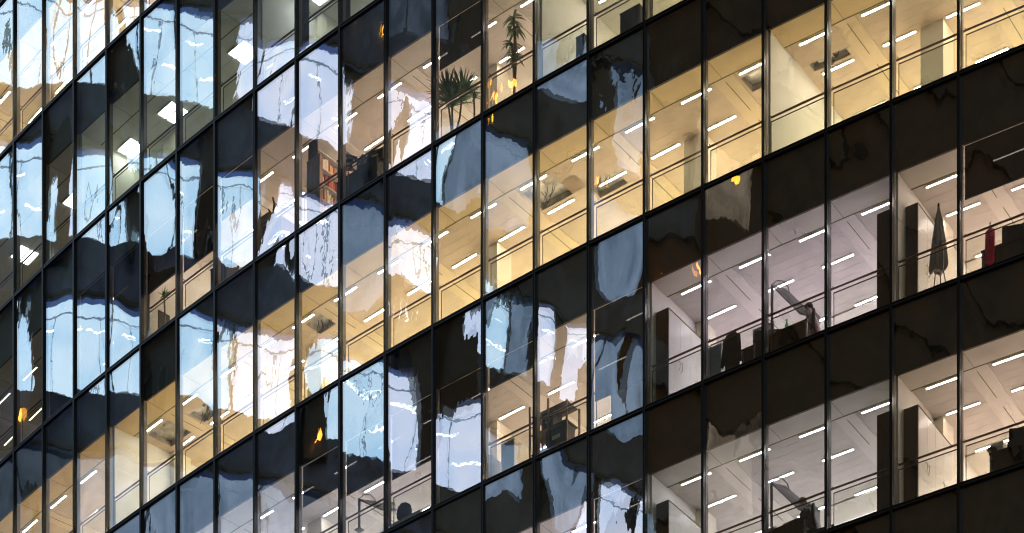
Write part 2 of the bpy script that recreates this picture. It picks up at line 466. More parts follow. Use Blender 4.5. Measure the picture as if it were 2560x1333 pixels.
for r in range(1, 7):
    if r == 2: continue
    for e in range(-8, 32, 2):
        if not any((k, r) in visset for k in (e, e + 1)): continue
        ua, ub = e + .165, e + 2 - .145
        for j in range(11):
            w = W0P + j * PITCH
            segs = [(ua, ub)]
            for (h0, h1, hw0, hw1) in HATCH.get(r, []):
                if h0 >= ub or h1 <= ua: continue
                if w + PITCH / 2 > hw0 and w + PITCH / 2 < hw1:
                    ns = []
                    for (a, b) in segs:
                        if h0 > a and h1 < b: ns += [(a, h0), (h1, b)]
                        elif h0 <= a: ns.append((h1, b))
                        else: ns.append((a, h0))
                    segs = ns
            for (a, b) in segs:
                if b - a > .02: slots.append(((a + b) / 2, b - a, w, r, e))
slots.sort(key=lambda s: (s[3] not in (4, 5, 6), s[0]))
rest = MB()
for i, (uc, du, w, r, e) in enumerate(slots):
    x, y = pos(uc, w)
    if i < 300:
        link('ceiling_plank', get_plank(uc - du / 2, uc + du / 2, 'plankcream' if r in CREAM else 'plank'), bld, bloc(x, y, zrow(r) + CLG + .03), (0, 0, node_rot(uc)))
    else:
        T = Matrix.Translation(Vector(bloc(x, y, zrow(r) + CLG + .03))) @ Matrix.Rotation(node_rot(uc), 4, 'Z')
        L = du * TR * (R - 1.5)
        rest.box(-L / 2, L / 2, 0, PITCH - .012, 0, .015, M['plankcream' if r in CREAM else 'plank'], T)
        rest.box(-L / 2, L / 2, PITCH - .010, PITCH, .003, .014, M['whitelam'], T)
link('ceiling_planks', rest.mesh('ceiling_planks'), bld, kind='stuff')
def beam_mesh(mt):
    bm_ = MB(); hwid = .155 * PW
    bm_.box(-hwid, hwid, .756, 3.35, CLG + .002, CLG + .06, M[mt])
    bm_.box(-.008, .008, .87, 1.86, CLG - .003, CLG + .001, M['seam'])
    bm_.box(-.008, .008, 2.2, 3.2, CLG - .003, CLG + .001, M['seam'])
    return bm_.mesh('ceiling_beam')
me_beam, me_beam_c = beam_mesh('beam'), beam_mesh('beamcream')
for r in range(1, 7):
    if r == 2: continue
    for e in range(-8, 33, 2):
        if any((k, r) in visset for k in (e - 1, e)):
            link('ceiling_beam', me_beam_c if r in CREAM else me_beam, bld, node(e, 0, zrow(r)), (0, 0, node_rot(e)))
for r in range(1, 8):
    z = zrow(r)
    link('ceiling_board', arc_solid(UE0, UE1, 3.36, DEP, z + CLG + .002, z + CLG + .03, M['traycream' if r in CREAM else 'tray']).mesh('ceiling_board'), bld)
    link('ceiling_void_liner', arc_solid(UE0, UE1, .16, DEP, z + CLG + .50, z + CLG + .53, M['void']).mesh('ceiling_void_liner'), bld)
    link('back_wall', arc_solid(UE0, UE1, DEP, DEP + .12, z + .02, z + 3.3, M['wall']).mesh('back_wall'), bld)
    for (a, b, kk) in ROOMS[r]:
        if a > -8: link('partition_wall', me_part, bld, node(a, 0, z), (0, 0, node_rot(a)))
# square tiles of the second storey's ceiling
tiles = MB(); TS = .60
z = zrow(2)
tl = MB(); tl.box(-.295, .295, 0, .59, 0, .015, M['tray']); me_tile = tl.mesh('ceiling_tile')
ntile = 0
for iu in range(0, 48):
    for j in range(5):
        u = 8.9 + iu * TS / 1.415; w = .765 + j * TS
        if u < 9.3 or u > 28: continue
        lamp = False
        for (lu, lw) in ((12.53, 1.36), (14.46, 1.36), (16.45, 1.36), (17.68, 1.36), (19.5, 1.36), (21.4, 1.36)):
            if abs(u - lu) < .3 and j == 1: lamp = True
        link('ceiling_tile', me_tile, bld, node(u, w, z + CLG + .02), (0, 0, node_rot(u)))
# columns
cb = MB(); cb.box(-.25, .25, 1.85, 2.35, .02, CLG + .10, M['creamwall']); me_col = cb.mesh('column')
for r in range(1, 8):
    for u in (-7, -3, 1, 5, 9, 13, 17, 21, 25, 29):
        if any((k, r) in visset for k in (u - 2, u - 1, u, u + 1)):
            link('column', me_col, bld, node(u, 0, zrow(r)), (0, 0, node_rot(u)))
# hatches in the middle storey: grey boxes over the openings, with hanging cables
for r, hs in HATCH.items():
    for i, (h0, h1, w0, w1) in enumerate(hs):
        uc = (h0 + h1) / 2; L = (h1 - h0) * TR * (R - 1.5) / 2 + .004
        w0q = W0P + math.floor((w0 - W0P) / PITCH + .5) * PITCH; w1q = W0P + math.floor((w1 - W0P) / PITCH + .5) * PITCH
        d0, d1 = w0q, max(w1q, w0q + PITCH)
        b = MB(); zz = CLG + .03
        b.box(-L, L, d0, d1, zz + .14, zz + .15, M['duct'])
        b.box(-L - .01, -L, d0, d1, zz, zz + .14, M['duct']); b.box(L, L + .01, d0, d1, zz, zz + .14, M['duct'])
        b.box(-L, L, d0 - .01, d0, zz, zz + .14, M['duct']); b.box(-L, L, d1, d1 + .01, zz, zz + .14, M['duct'])
        b.box(-L * .6, L * .2, d0 + .03, d0 + .15, zz + .05, zz + .14, M['steel'])
        hobj = link('ceiling_hatch', b.mesh('ceiling_hatch'), bld, node(uc, 0, zrow(r)), (0, 0, node_rot(uc)))
        if i in (0, 1, 3, 4, 5):
            c = MB(); rs = random.Random(i)
            for q in range(3):
                x0 = rs.uniform(-L * .6, L * .6); y0 = (d0 + d1) / 2; pts = []
                x1 = rs.uniform(-L * .6, L * .6); s_ = rs.uniform(.10, .24)
                for t in range(9):
                    f = t / 8
                    pts.append((x0 + (x1 - x0) * f + .04 * math.sin(f * 9), y0 + .06 * math.sin(f * 5 + q), zz + .12 - (s_ + .14) * math.sin(f * PI)))
                c.path(pts, .007, M['cable'], 5)
            link('loose_cable', c.mesh('loose_cable'), hobj)

# ------------------------------------------------------------------ ceiling tubes (every one a lamp of its own)
def tube_meshes(key):
    b = MB(); b.box(-.36, .36, -.015, .015, -.008, -.0045, LM[key]); a = b.mesh('light_tube')
    c = MB(); c.box(-.375, .375, -.05, .05, -.004, .012, M['whitelam'])
    for s in (-1, 1): c.box(s * .368 - .006, s * .368 + .006, -.026, .026, -.012, -.0042, M['grey'])
    return a, c.mesh('light_housing')
TUBES = {k: tube_meshes(k) for k in LM}
MIX = {}
def place_tube(u, w, r, key, label, grp):
    t = thing('ceiling_light', label, 'ceiling light', (pos(u, w)[0], pos(u, w)[1], zrow(r) + CLG + .018), node_rot(u), grp)
    a, c = TUBES[key]
    link('light_housing', c, t); link('light_tube', a, t)
strict = set((k, r) for (k, r) in vis if pane_visible(k, r, 0))
ROWNAME = ('nearest the glass', 'second row from the glass', 'third row from the glass')
for r in (1, 3, 4, 5, 6):
    for k in range(-1, 23):
        key = room_of(r, k + .51)
        for j, w in enumerate((.87, 1.85, 3.30)):
            if not any((k - d, r) in strict for d in ((0, 1), (0, 1, 2), (1, 2, 3))[j]): continue
            place_tube(k + .51, w, r, key, 'ceiling tube, %s, %s pane from the right, %s' % (SHORT[r], ORD[k + 1], ROWNAME[j]), 'slim ceiling light tubes')
for r in range(1, 8):       # added glowing fill panel deep in every room, out of view
    for (a, b, key) in ROOMS[r]:
        a_, b_ = max(a, UE0) + .3, min(b, UE1) - .3
        link('added_fill_panel', arc_solid(a_, b_, 4.05, 6.2, zrow(r) + CLG - .03, zrow(r) + CLG, FILL[key]).mesh('added_fill_panel'), bld)
# square lamps of the second storey
for i, (u, key, ex) in enumerate(((12.53, 'white', 'in the white room with curtains'), (14.46, 'white', 'in the grey room beside the dark pane'),
                              (16.45, 'green', 'right one of the two in the greenish room'), (17.68, 'green', 'left one of the two in the greenish room'),
                              (19.5, 'green', 'behind the narrow panes at the left'), (21.4, 'green', 'at the left edge of the picture'))):
    w = 1.42
    t = thing('ceiling_light', 'bright square ceiling panel light ' + ex, 'ceiling light', (*pos(u, w), zrow(2) + CLG + .018), node_rot(u), 'square ceiling panel lights')
    b = MB(); b.box(-.30, .30, -.30, .30, -.006, .0, M['whitelam'])
    for a in (-1, 1): b.box(-.30, .30, a * .29 - .008, a * .29 + .008, -.03, -.006, M['steel'])
    link('light_housing', b.mesh('light_housing'), t)
    b = MB()
    for a in (-1, 1): b.box(-.28, .28, a * .14 - .11, a * .14 + .11, -.022, -.008, LM[key])
    link('light_tube', b.mesh('light_tube'), t)
# ================================================================== FURNITURE
def at(u, w, r, z=.02):
    x, y = pos(u, w); return (x, y, zrow(r) + z)

def tall_cabinet(u_left, u_right, w0, w1, h, r, label, doors='whitelam', face='right', end='brownwood'):
    """wardrobe row standing along a partition, its end panel to the glass; x to the right, y inwards"""
    uc = (u_left + u_right) / 2; wd = (u_left - u_right) * TR * R
    t = thing('tall_cabinet', label, 'cabinet', at(uc, w0, r), node_rot(uc), 'tall office cabinets')
    D = w1 - w0
    b = MB(); b.box(-wd / 2, wd / 2, 0, .03, .04, h, M[end]); link('end_panel', b.mesh('end_panel'), t)
    b = MB(); b.box(-wd / 2, wd / 2 - .022, .032, D, .0, h - .012, M['whitelam'])
    link('carcass', b.mesh('carcass'), t)
    b = MB(); b.box(-wd / 2, wd / 2 + .004, .032, D, h - .01, h + .01, M['seam']); link('top_edge', b.mesh('top_edge'), t)
    n = max(2, round(D / .42)); s = 1
    for i in range(n):
        a = .035 + i * (D - .035) / n; c = .035 + (i + 1) * (D - .035) / n
        b = MB(); b.box(wd / 2 - .02, wd / 2, a + .004, c - .004, .06, h - .02, M[doors])
        d = link('cabinet_door', b.mesh('cabinet_door'), t)
        hy = c - .05 if i % 2 == 0 else a + .05
        b = MB(); pts = [(wd / 2, hy, 1.0), (wd / 2 + .03, hy, 1.03), (wd / 2 + .035, hy, 1.10), (wd / 2 + .03, hy, 1.17), (wd / 2, hy, 1.2)]
        b.path(pts, .007, M['steel']); link('handle', b.mesh('handle'), d)
    return t
tall_cabinet(5.0 - .05, 4.74, .30, 2.0, 2.11, 5, 'tall white wardrobe with dark end panel, left of the mauve room, upper of two')
tall_cabinet(5.0 - .05, 4.74, .30, 2.0, 2.11, 6, 'tall white wardrobe with dark end panel at the bottom edge, below the mauve room')
tall_cabinet(1.36, 1.04, .38, 2.0, 2.2, 5, 'dark brown cabinet end panel in the mauve storey left of the partition', 'brownwood')
tall_cabinet(1.36, 1.04, .38, 2.0, 2.2, 6, 'dark brown cabinet end panel in the lowest lit storey left of the partition', 'brownwood')
tall_cabinet(.96, .78, .50, 1.85, 2.2, 5, 'cabinet row with glazed doors and dark end behind the folded parasol')
tall_cabinet(.97, .75, .42, 2.05, 2.15, 6, 'cabinet row with white doors and curved handles in the lowest lit storey')

def low_cabinet(u, w, r, wd, dp, h, front, side, label, name='cabinet', cat='cabinet'):
    t = thing(name, label, cat, at(u, w, r), node_rot(u))
    b = MB(); b.box(-wd / 2 + .01, wd / 2, .012, dp, .0, h - .021, M[side]); link('carcass', b.mesh('carcass'), t)
    b = MB(); b.box(-wd / 2, wd / 2 + .008, -.004, dp + .005, h - .02, h, M[side]); link('top_board', b.mesh('top_board'), t)
    b = MB(); b.box(-wd / 2 + .015, wd / 2 - .012, 0, .010, .05, h - .03, M[front]); link('front_panel', b.mesh('front_panel'), t)
    return t
low_cabinet(4.02, .45, 5, .34, .5, 1.0, 'bluelam', 'whitelam', 'small cabinet with pale blue front and cream side beside the black jacket')
low_cabinet(8.02, .85, 5, .38, .5, 1.33, 'bluelam', 'creamwall', 'cabinet with grey-blue front and cream side by the cream column')
low_cabinet(8.36, .60, 5, .34, .4, 1.05, 'whitelam', 'whitelam', 'white cabinet at the pane edge left of the grey-blue one')
low_cabinet(13.2, .50, 3, .34, .45, 1.45, 'grey', 'tanwood', 'left grey cabinet under the bronze sculpture')
low_cabinet(12.95, .58, 3, .30, .45, 1.25, 'brownwood', 'tanwood', 'right dark cabinet under the bronze sculpture')
low_cabinet(12.02, .52, 3, .44, .10, 2.0, 'tanwood', 'tanwood', 'tan wooden cupboard standing before the bookshelf')
low_cabinet(5.5, .45, 3, .5, .4, .9, 'brownwood', 'dark', 'dark cupboard behind the wavy reflection near the top')
low_cabinet(6.38, .40, 3, .22, .35, .88, 'dark', 'dark', 'small dark red-brown box cupboard behind the handrail near the top')
low_cabinet(16.02, .42, 3, .24, .35, 1.0, 'dark', 'dark', 'narrow dark cupboard below the small spiky plant')
low_cabinet(14.3, .42, 3, .6, .4, 1.0, 'dark', 'brownwood', 'low dark cupboard under the lowered blind, left part')
low_cabinet(5.55, .5, 5, .9, .5, .98, 'whitelam', 'whitelam', 'low white cupboard under the deep lowered blind')

def bookshelf(u, w0, w1, r, h, label):
    t = thing('bookshelf', label, 'bookshelf', at(u, w0, r), node_rot(u))
    D = w1 - w0; X = .32
    b = MB(); b.box(-X, -X + .02, 0, D, 0, h, M['tanwood']); link('back_board', b.mesh('back_board'), t)
    for y in (0, D / 2, D):
        b = MB(); b.box(-X + .02, 0, y - .012, y + .012, 0, h, M['brownwood']); link('side_panel', b.mesh('side_panel'), t)
    rs = random.Random(3)
    zs = [.08 + i * .36 for i in range(int(h / .36) + 1)]
    for z in zs:
        for y0 in (0.013, D / 2 + .013):
            b = MB(); b.box(-X + .021, .006, y0, y0 + D / 2 - .026, z - .02, z, M['whitelam']); link('shelf', b.mesh('shelf'), t)
    for z in zs[:-1]:
        for y0 in (.02, D / 2 + .02):
            y = y0
            while y < y0 + D / 2 - .09:
                th = rs.uniform(.03, .075); hh = rs.uniform(.20, .31)
                b = MB(); b.box(-X + .05, -.02 - rs.uniform(0, .04), y, y + th - .004, z + .002, z + hh, M['book%d' % rs.randrange(6)])
                link('book', b.mesh('book'), t)
                y += th + (0 if rs.random() < .9 else .05)
    return t
bookshelf(11.98, .62, 2.3, 3, 2.5, 'tall bookshelf packed with tan and red binders')

def prism_box(name, label, cat, u, w, r, z, dims, mats, tilt=(0, 0, 0), lid=None):
    t = thing(name, label, cat, at(u, w, r, z), node_rot(u) + tilt[2])
    t.rotation_euler[0] = tilt[0]; t.rotation_euler[1] = tilt[1]
    x, y, h = dims
    b = MB(); b.box(-x / 2, x / 2, -y / 2, y / 2, 0, h * .8, M[mats[0]]); link('body', b.mesh('body'), t)
    b = MB(); b.box(-x / 2 - .004, x / 2 + .004, -y / 2 - .004, y / 2 + .004, h * .8 + .001, h, M[mats[1]]); link('lid', b.mesh('lid'), t)
    b = MB(); b.box(-x * .2, x * .2, -y / 2 - .008, -y / 2 - .001, h * .3, h * .55, M['whitelam']); link('paper_label', b.mesh('paper_label'), t)
    return t

def desk(u, w, r, wd, dp, label, top='brownwood'):
    t = thing('desk', label, 'desk', at(u, w, r), node_rot(u))
    b = MB(); b.box(-wd / 2, wd / 2, 0, dp, .72, .75, M[top]); link('desk_top', b.mesh('desk_top'), t)
    for x in (-wd / 2 + .03, wd / 2 - .03):
        for y in (.04, dp - .04):
            b = MB(); b.box(x - .02, x + .02, y - .02, y + .02, 0, .719, M['steel']); link('leg', b.mesh('leg'), t)
    b = MB(); b.box(-wd / 2 + .055, wd / 2 - .055, .04, .06, .30, .718, M['brownwood']); link('modesty_panel', b.mesh('modesty_panel'), t)
    return t
def office_chair(u, w, r, label, rz=0, mat='dark', seatz=.46, backh=.55):
    t = thing('office_chair', label, 'office chair', at(u, w, r), node_rot(u) + rz)
    b = MB()
    for i in range(5):
        a = 2 * PI * i / 5; b.rod((0, 0, .07), (.26 * math.cos(a), .26 * math.sin(a), .05), .018, M['dark'])
    link('star_base', b.mesh('star_base'), t)
    for i in range(5):
        a = 2 * PI * i / 5
        b = MB(); b.rod((.26 * math.cos(a), .26 * math.sin(a) - .012, .026), (.26 * math.cos(a), .26 * math.sin(a) + .012, .026), .026, M['dark'], 10); link('castor', b.mesh('castor'), t)
    b = MB(); b.rod((0, 0, .07), (0, 0, seatz - .05), .028, M['steel']); link('gas_lift', b.mesh('gas_lift'), t)
    b = MB(); b.box(-.23, .23, -.22, .22, seatz - .05, seatz + .0, M[mat]); b.box(-.21, .21, -.20, .20, seatz, seatz + .03, M[mat]); link('seat', b.mesh('seat'), t)
    b = MB(); n = 6; vs = []; fs = []
    for j in range(n + 1):
        f = j / n; z = seatz + .12 + backh * f; wdt = .20 * (1 - .25 * f * f) ; y = .22 + .05 * f + .03 * math.sin(f * PI)
        for (x, yy) in ((-wdt, y - .03), (0, y), (wdt, y - .03), (wdt, y + .02), (0, y + .05), (-wdt, y + .02)): vs.append((x, yy, z))
    for j in range(n):
        for i in range(6): fs.append((j * 6 + i, j * 6 + (i + 1) % 6, (j + 1) * 6 + (i + 1) % 6, (j + 1) * 6 + i))
    fs += [tuple(range(6))[::-1], tuple(range(n * 6, n * 6 + 6))]
    b.faces(vs, fs, M[mat], True); link('backrest', b.mesh('backrest'), t)
    b = MB(); b.rod((0, .18, seatz - .03), (0, .27, seatz + .2), .02, M['steel']); link('back_bracket', b.mesh('back_bracket'), t)
    return t

# ---- people (one skinned body each)
def skinned(name, verts, edges, radii, mat, parent, sub=2, root=0):
    me = bpy.data.meshes.new(name); me.from_pydata(verts, edges, [])
    o = bpy.data.objects.new(name, me); COL.objects.link(o)
    md = o.modifiers.new('skin', 'SKIN'); md.use_smooth_shade = True
    sv = me.skin_vertices[0].data
    for i, r_ in enumerate(radii):
        sv[i].radius = (r_, r_) if not isinstance(r_, tuple) else r_
        sv[i].use_root = (i == root)
    sm = o.modifiers.new('sub', 'SUBSURF'); sm.levels = sub; sm.render_levels = sub
    dg = bpy.context.evaluated_depsgraph_get(); dg.update()
    ev = o.evaluated_get(dg); nm = bpy.data.meshes.new_from_object(ev)
    for p_ in nm.polygons: p_.use_smooth = True
    nm.materials.clear(); nm.materials.append(mat)
    bpy.data.objects.remove(o, do_unlink=True)
    return nm
def seated_person(u, w, r, rz, label, shirt, hair, lean=.08):
    """faces local -x; origin on the floor under the pelvis"""
    t = thing('person', label, 'person', at(u, w, r), node_rot(u) + rz)
    L = lean
    V = [(0, 0, .52), (-.02 - L * .3, 0, .68), (-.04 - L, 0, .88), (-.04 - L * 1.3, 0, 1.0), (-.07 - L * 1.5, 0, 1.08), (-.09 - L * 1.6, 0, 1.16), (-.10 - L * 1.7, 0, 1.25)]
    Rr = [(.15, .13), (.14, .12), (.17, .12), (.12, .09), (.052, .052), (.082, .075), (.080, .078)]
    Ed = [(i, i + 1) for i in range(6)]
    for s in (-1, 1):
        n = len(V)
        V += [(-.04 - L * 1.2, s * .17, .96), (-.12 - L, s * .24, .76), (-.34 - L, s * .20, .78), (-.44 - L, s * .17, .79)]
        Rr += [.062, .045, .036, .028]; Ed += [(3, n), (n, n + 1), (n + 1, n + 2), (n + 2, n + 3)]
        for f in range(4):                                   # fingers
            m_ = len(V); V += [(-.49 - L, s * .17 + (f - 1.5) * .019, .795), (-.53 - L - .005 * (f in (1, 2)), s * .17 + (f - 1.5) * .021, .775)]
            Rr += [.009, .008]; Ed += [(n + 3, m_), (m_, m_ + 1)]
        m_ = len(V); V += [(-.455 - L, s * .17 - s * .045, .785)]; Rr += [.010]; Ed += [(n + 3, m_)]
        n = len(V)
        V += [(-.02, s * .10, .50), (-.42, s * .13, .52), (-.44, s * .13, .10), (-.56, s * .14, .05)]
        Rr += [.085, .062, .045, .04]; Ed += [(0, n), (n, n + 1), (n + 1, n + 2), (n + 2, n + 3)]
    body = skinned('body', V, Ed, Rr, M['skin'], t)
    body.materials.append(M[shirt]); body.materials.append(M['trousers'])
    for p_ in body.polygons:
        c = p_.center
        if c.z < .56 and c.x < .16 and not (c.z > .7): p_.material_index = 2
        elif c.z < 1.055 and c.x > -.40 - L: p_.material_index = 1
    link('body', body, t)
    hx, hz = -.095 - L * 1.65, 1.215                         # head details
    b = MB(); prof = []
    for i in range(9):
        a = i / 8 * PI * .62; prof.append((.088 * math.sin(a) + .002, .095 * math.cos(a)))
    b.lathe(prof, M[hair], 16, (hx + .018, 0, hz + .035)); link('hair', b.mesh('hair'), t)
    b = MB(); b.rod((hx - .075, 0, hz + .02), (hx - .098, 0, hz - .012), .008, M['skin'], 6, .013)
    for s in (-1, 1):
        b.rod((hx + .0, s * .072, hz + .02), (hx + .012, s * .086, hz + .005), .018, M['skin'], 6, .012)
    link('nose_and_ears', b.mesh('nose_and_ears'), t)
    for s in (-1, 1):
        b = MB(); b.lathe([(.001, -.009), (.008, -.005), (.009, 0), (.008, .005), (.001, .009)], M['dark'], 8, (hx - .072, s * .03, hz + .018)); link('eye', b.mesh('eye'), t)
    b = MB(); b.box(hx - .083, hx - .072, -.02, .02, hz - .042, hz - .036, M['red']); link('mouth', b.mesh('mouth'), t)
    return t
seated_person(2.46, .88, 5, .15, 'seated person with dark hair and pink shirt, seen through the mauve storey window', 'pinkshirt', 'hair')
office_chair(2.30, .88, 5, 'black office chair behind the pink-shirted person', rz=-PI / 2 + .15 + PI, backh=.5)
desk(2.93, .45, 5, 1.25, .75, 'dark desk in front of the pink-shirted person')
seated_person(2.44, .75, 6, .10, 'seated person with greying hair and dark striped shirt at the bottom edge', 'darkshirt', 'greyhair', .14)
office_chair(2.27, .78, 6, 'dark office chair behind the grey-haired person', rz=-PI / 2 + .1 + PI, backh=.5)
desk(2.95, .45, 6, 1.25, .75, 'dark desk in front of the grey-haired person')

def desk_canopy(u0, u1, w, r, z0, z1, label, depth=.42):
    """tilted translucent shelf/screen on a post, running inwards"""
    uc = u0; t = thing('desk_screen', label, 'desk screen', at(uc, w, r), node_rot(uc))
    b = MB(); b.rod((0, 0, .75), (0, 0, z1 + .05), .03, M['grey'], 8); b.box(-.08, .08, -.08, .08, .73, .75, M['grey']); link('post', b.mesh('post'), t)
    L = (u0 - u1) * TR * R
    vs = [(0.02, -.05, z1), (.12, depth * .9, z1 + .10), (L, depth, z0 + .12), (L - .1, -.05, z0 - .02)]
    vs2 = [(x, y, z + .02) for x, y, z in vs]
    b = MB(); b.faces(vs + vs2, [(0, 1, 2, 3), (7, 6, 5, 4), (0, 4, 5, 1), (1, 5, 6, 2), (2, 6, 7, 3), (3, 7, 4, 0)], M['drafting']); link('panel', b.mesh('panel'), t)
    b = MB()
    for a, c in ((0, 1), (1, 2), (2, 3), (3, 0)): b.rod(vs[a], vs[c], .013, M['grey'], 6)
    mid0 = tuple((vs[0][i] + vs[1][i]) / 2 for i in range(3)); mid1 = tuple((vs[2][i] + vs[3][i]) / 2 for i in range(3))
    b.rod(mid0, mid1, .018, M['grey'], 6); link('frame', b.mesh('frame'), t)
    b = MB(); b.path([(0, 0, z1 + .05), (.05, .1, z1 + .17), (.12, .22, z1 + .2), (.2, .3, z1 + .1), (.22, .34, z1 - .02)], .012, M['grey']); link('support_bow', b.mesh('support_bow'), t)
    return t
desk_canopy(3.04, 2.50, .42, 5, .86, 1.66, 'tilted grey desk screen on a post left of the pink-shirted person')
desk_canopy(3.06, 2.52, .45, 6, .92, 1.66, 'tilted grey desk screen above the grey-haired person')
desk_canopy(10.9, 10.3, .45, 5, .90, 1.40, 'tilted grey desk screen under the lowered blind at the bottom')

def lathe_thing(name, label, cat, u, w, r, z, parts):
    t = thing(name, label, cat, at(u, w, r, z), node_rot(u))
    for (pn, prof, mat) in parts:
        b = MB(); b.lathe(prof, M[mat], 16); link(pn, b.mesh(pn), t)
    return t
lathe_thing('bottle', 'green glass bottle on the desk by the glass, pink-shirted person behind', 'bottle', 2.88, .62, 5, .755,
            [('body', [(.035, 0), (.04, .02), (.04, .16), (.016, .22), (.014, .26)], 'bottle'), ('cap', [(.017, .262), (.017, .285), (.001, .287)], 'whitelam')])
prism_box('tissue_box', 'turquoise and white tissue box resting on the lower desk screen', 'box', 2.60, .86, 6, 1.12, (.14, .10, .13), ('tissue', 'whitelam'), (.2, .5, .3))
prism_box('carton', 'small white carton resting on the lower desk screen, upper left of the turquoise box', 'box', 2.93, .86, 6, 1.58, (.12, .08, .08), ('whitelam', 'tissue'), (.2, .5, .3))
prism_box('carton', 'cream carton on the desk screen under the lowered blind', 'box', 10.45, .8, 5, 1.14, (.16, .1, .14), ('creamwall', 'creamwall'), (.1, .4, .2))

# monitor
def monitor(u, w, r, z, rz, label, s=1.0):
    t = thing('monitor', label, 'monitor', at(u, w, r, z), node_rot(u) + rz)
    b = MB(); b.box(-.28 * s, .28 * s, -.02, .02, .12, .46 * s, M['dark']); link('screen', b.mesh('screen'), t)
    b = MB(); b.box(-.03, .03, .02, .05, .0, .3 * s, M['dark']); b.box(-.12, .12, -.06, .12, 0, .012, M['dark']); link('stand', b.mesh('stand'), t)
    return t
desk(3.35, .55, 5, .75, .7, 'dark desk right of the black jacket'); monitor(3.32, .95, 5, .77, .5, 'dark monitor with pale picture behind, right of the black jacket')
desk(-.62, .5, 5, 1.3, .7, 'desk with dark clutter behind the red jacket')
monitor(-.60, .8, 5, .77, .3, 'dark monitor on the right-edge desk of the mauve storey')
monitor(-.85, .75, 5, .77, -.3, 'second dark monitor cut by the right edge of the mauve storey')
desk(-.70, .5, 6, 1.2, .7, 'dark desk at the right edge of the lowest lit storey')
office_chair(-.50, 1.25, 6, 'dark high-backed office chair at the right edge of the lowest lit storey', .6, backh=.75, seatz=.55)
monitor(-.70, .8, 6, .77, .4, 'dark monitor on the right-edge desk of the lowest lit storey')
lathe_thing('desk_lamp', 'small dark mushroom-shaped lamp before a white panel', 'desk lamp', -.33, .50, 6, .60,
            [('stem', [(.05, 0), (.05, .012), (.012, .02), (.012, .2)], 'dark'), ('shade', [(.02, .2), (.10, .205), (.09, .235), (.04, .26), (.002, .262)], 'dark')])
prism_box('white_bin', 'white paper box standing behind the mushroom-shaped lamp', 'box', -.36, .72, 6, .50, (.26, .2, .50), ('whitelam', 'whitelam'))

# jacket on a stand
def coat_stand(u, w, r, label, mat, h=1.0, wd=.32):
    t = thing('coat_stand', label, 'coat stand', at(u, w, r), node_rot(u))
    b = MB(); b.rod((0, 0, .02), (0, 0, h + .12), .016, M['steel']); b.lathe([(.18, 0), (.18, .02), (.02, .03)], M['steel'], 16); link('pole', b.mesh('pole'), t)
    b = MB(); n = 18; prof = [(.40, .05), (.52, .25), (.50, .5), (.48, .72), (.44, .86), (.30, .96), (.08, 1.0)]
    vs = []; fs = []
    for (rr_, f) in prof:
        for i in range(n):
            a = 2 * PI * i / n; q = rr_ * wd * (1 + .10 * math.sin(5 * a + f * 4))
            vs.append((q * math.cos(a), q * math.sin(a) * .55, .30 + f * (h - .22)))
    for j in range(len(prof) - 1):
        for i in range(n): fs.append((j * n + i, j * n + (i + 1) % n, (j + 1) * n + (i + 1) % n, (j + 1) * n + i))
    fs.append(tuple(range(n))[::-1]); fs.append(tuple(range((len(prof) - 1) * n, len(prof) * n)))
    b.faces(vs, fs, M[mat], True); link('jacket', b.mesh('jacket'), t)
    b = MB()
    for s in (-1, 1):
        b.rod((s * wd * .42, 0, .30 + .86 * (h - .22)), (s * wd * .60, -.03, .45), .05, M[mat], 10, .035)
    link('sleeves', b.mesh('sleeves'), t)
    return t
coat_stand(3.72, .45, 5, 'black jacket hanging on a stand beside the pale blue cabinet', 'jacket', 1.04, .36)
coat_stand(-.30, .5, 5, 'bright red garment hanging on a thin stand at the right edge', 'red', 1.12, .11)
# picture frame
t = thing('picture', 'pale picture in a grey frame on the wall right of the black jacket', 'picture', at(3.42, 1.0, 5, 1.05), node_rot(3.42))
b = MB(); b.box(-.25, .25, 0, .02, 0, .36, M['grey']); link('frame', b.mesh('frame'), t)
b = MB(); b.box(-.19, .19, -.006, -.001, .06, .30, M['whitelam']); link('print', b.mesh('print'), t)
t['label'] = 'pale board in a grey frame standing behind the desk right of the black jacket'

# folded parasol
def folded_parasol(u, w, r):
    t = thing('folded_parasol', 'closed grey parasol standing upright before white cabinet doors', 'parasol', at(u, w, r), node_rot(u))
    b = MB(); b.rod((.06, 0, 0.02), (.0, 0, 2.02), .016, M['steel']); b.lathe([(.2, 0), (.2, .04), (.04, .07)], M['grey'], 16, (.06, 0, 0)); link('pole', b.mesh('pole'), t)
    b = MB(); n = 16; prof = [(.17, .72), (.19, .80), (.17, 1.0), (.135, 1.3), (.09, 1.6), (.045, 1.85), (.02, 1.96)]
    vs = []; fs = []
    for (q, z) in prof:
        for i in range(n):
            a = 2 * PI * i / n; k_ = q * (1 + .18 * (-1) ** i)
            vs.append((k_ * math.cos(a) * .95, k_ * math.sin(a) * .6, z + (.05 * math.sin(3 * a) if z < .9 else 0)))
    for j in range(len(prof) - 1):
        for i in range(n): fs.append((j * n + i, j * n + (i + 1) % n, (j + 1) * n + (i + 1) % n, (j + 1) * n + i))
    fs.append(tuple(range(n))[::-1]); fs.append(tuple(range((len(prof) - 1) * n, len(prof) * n)))
    b.faces(vs, fs, M['parasol'], False); link('canopy', b.mesh('canopy'), t)
    b = MB(); b.lathe([(.004, 2.06), (.018, 2.04), (.022, 2.0), (.022, 1.97)][::-1], M['dark'], 10); link('tip', b.mesh('tip'), t)
    for s in (-1, 1):
        b = MB(); b.rod((s * .04, .02, 1.0), (s * .13 + .03, 0, .40), .011, M['grey']); link('strut', b.mesh('strut'), t)
    return t
folded_parasol(.48, .55, 5)

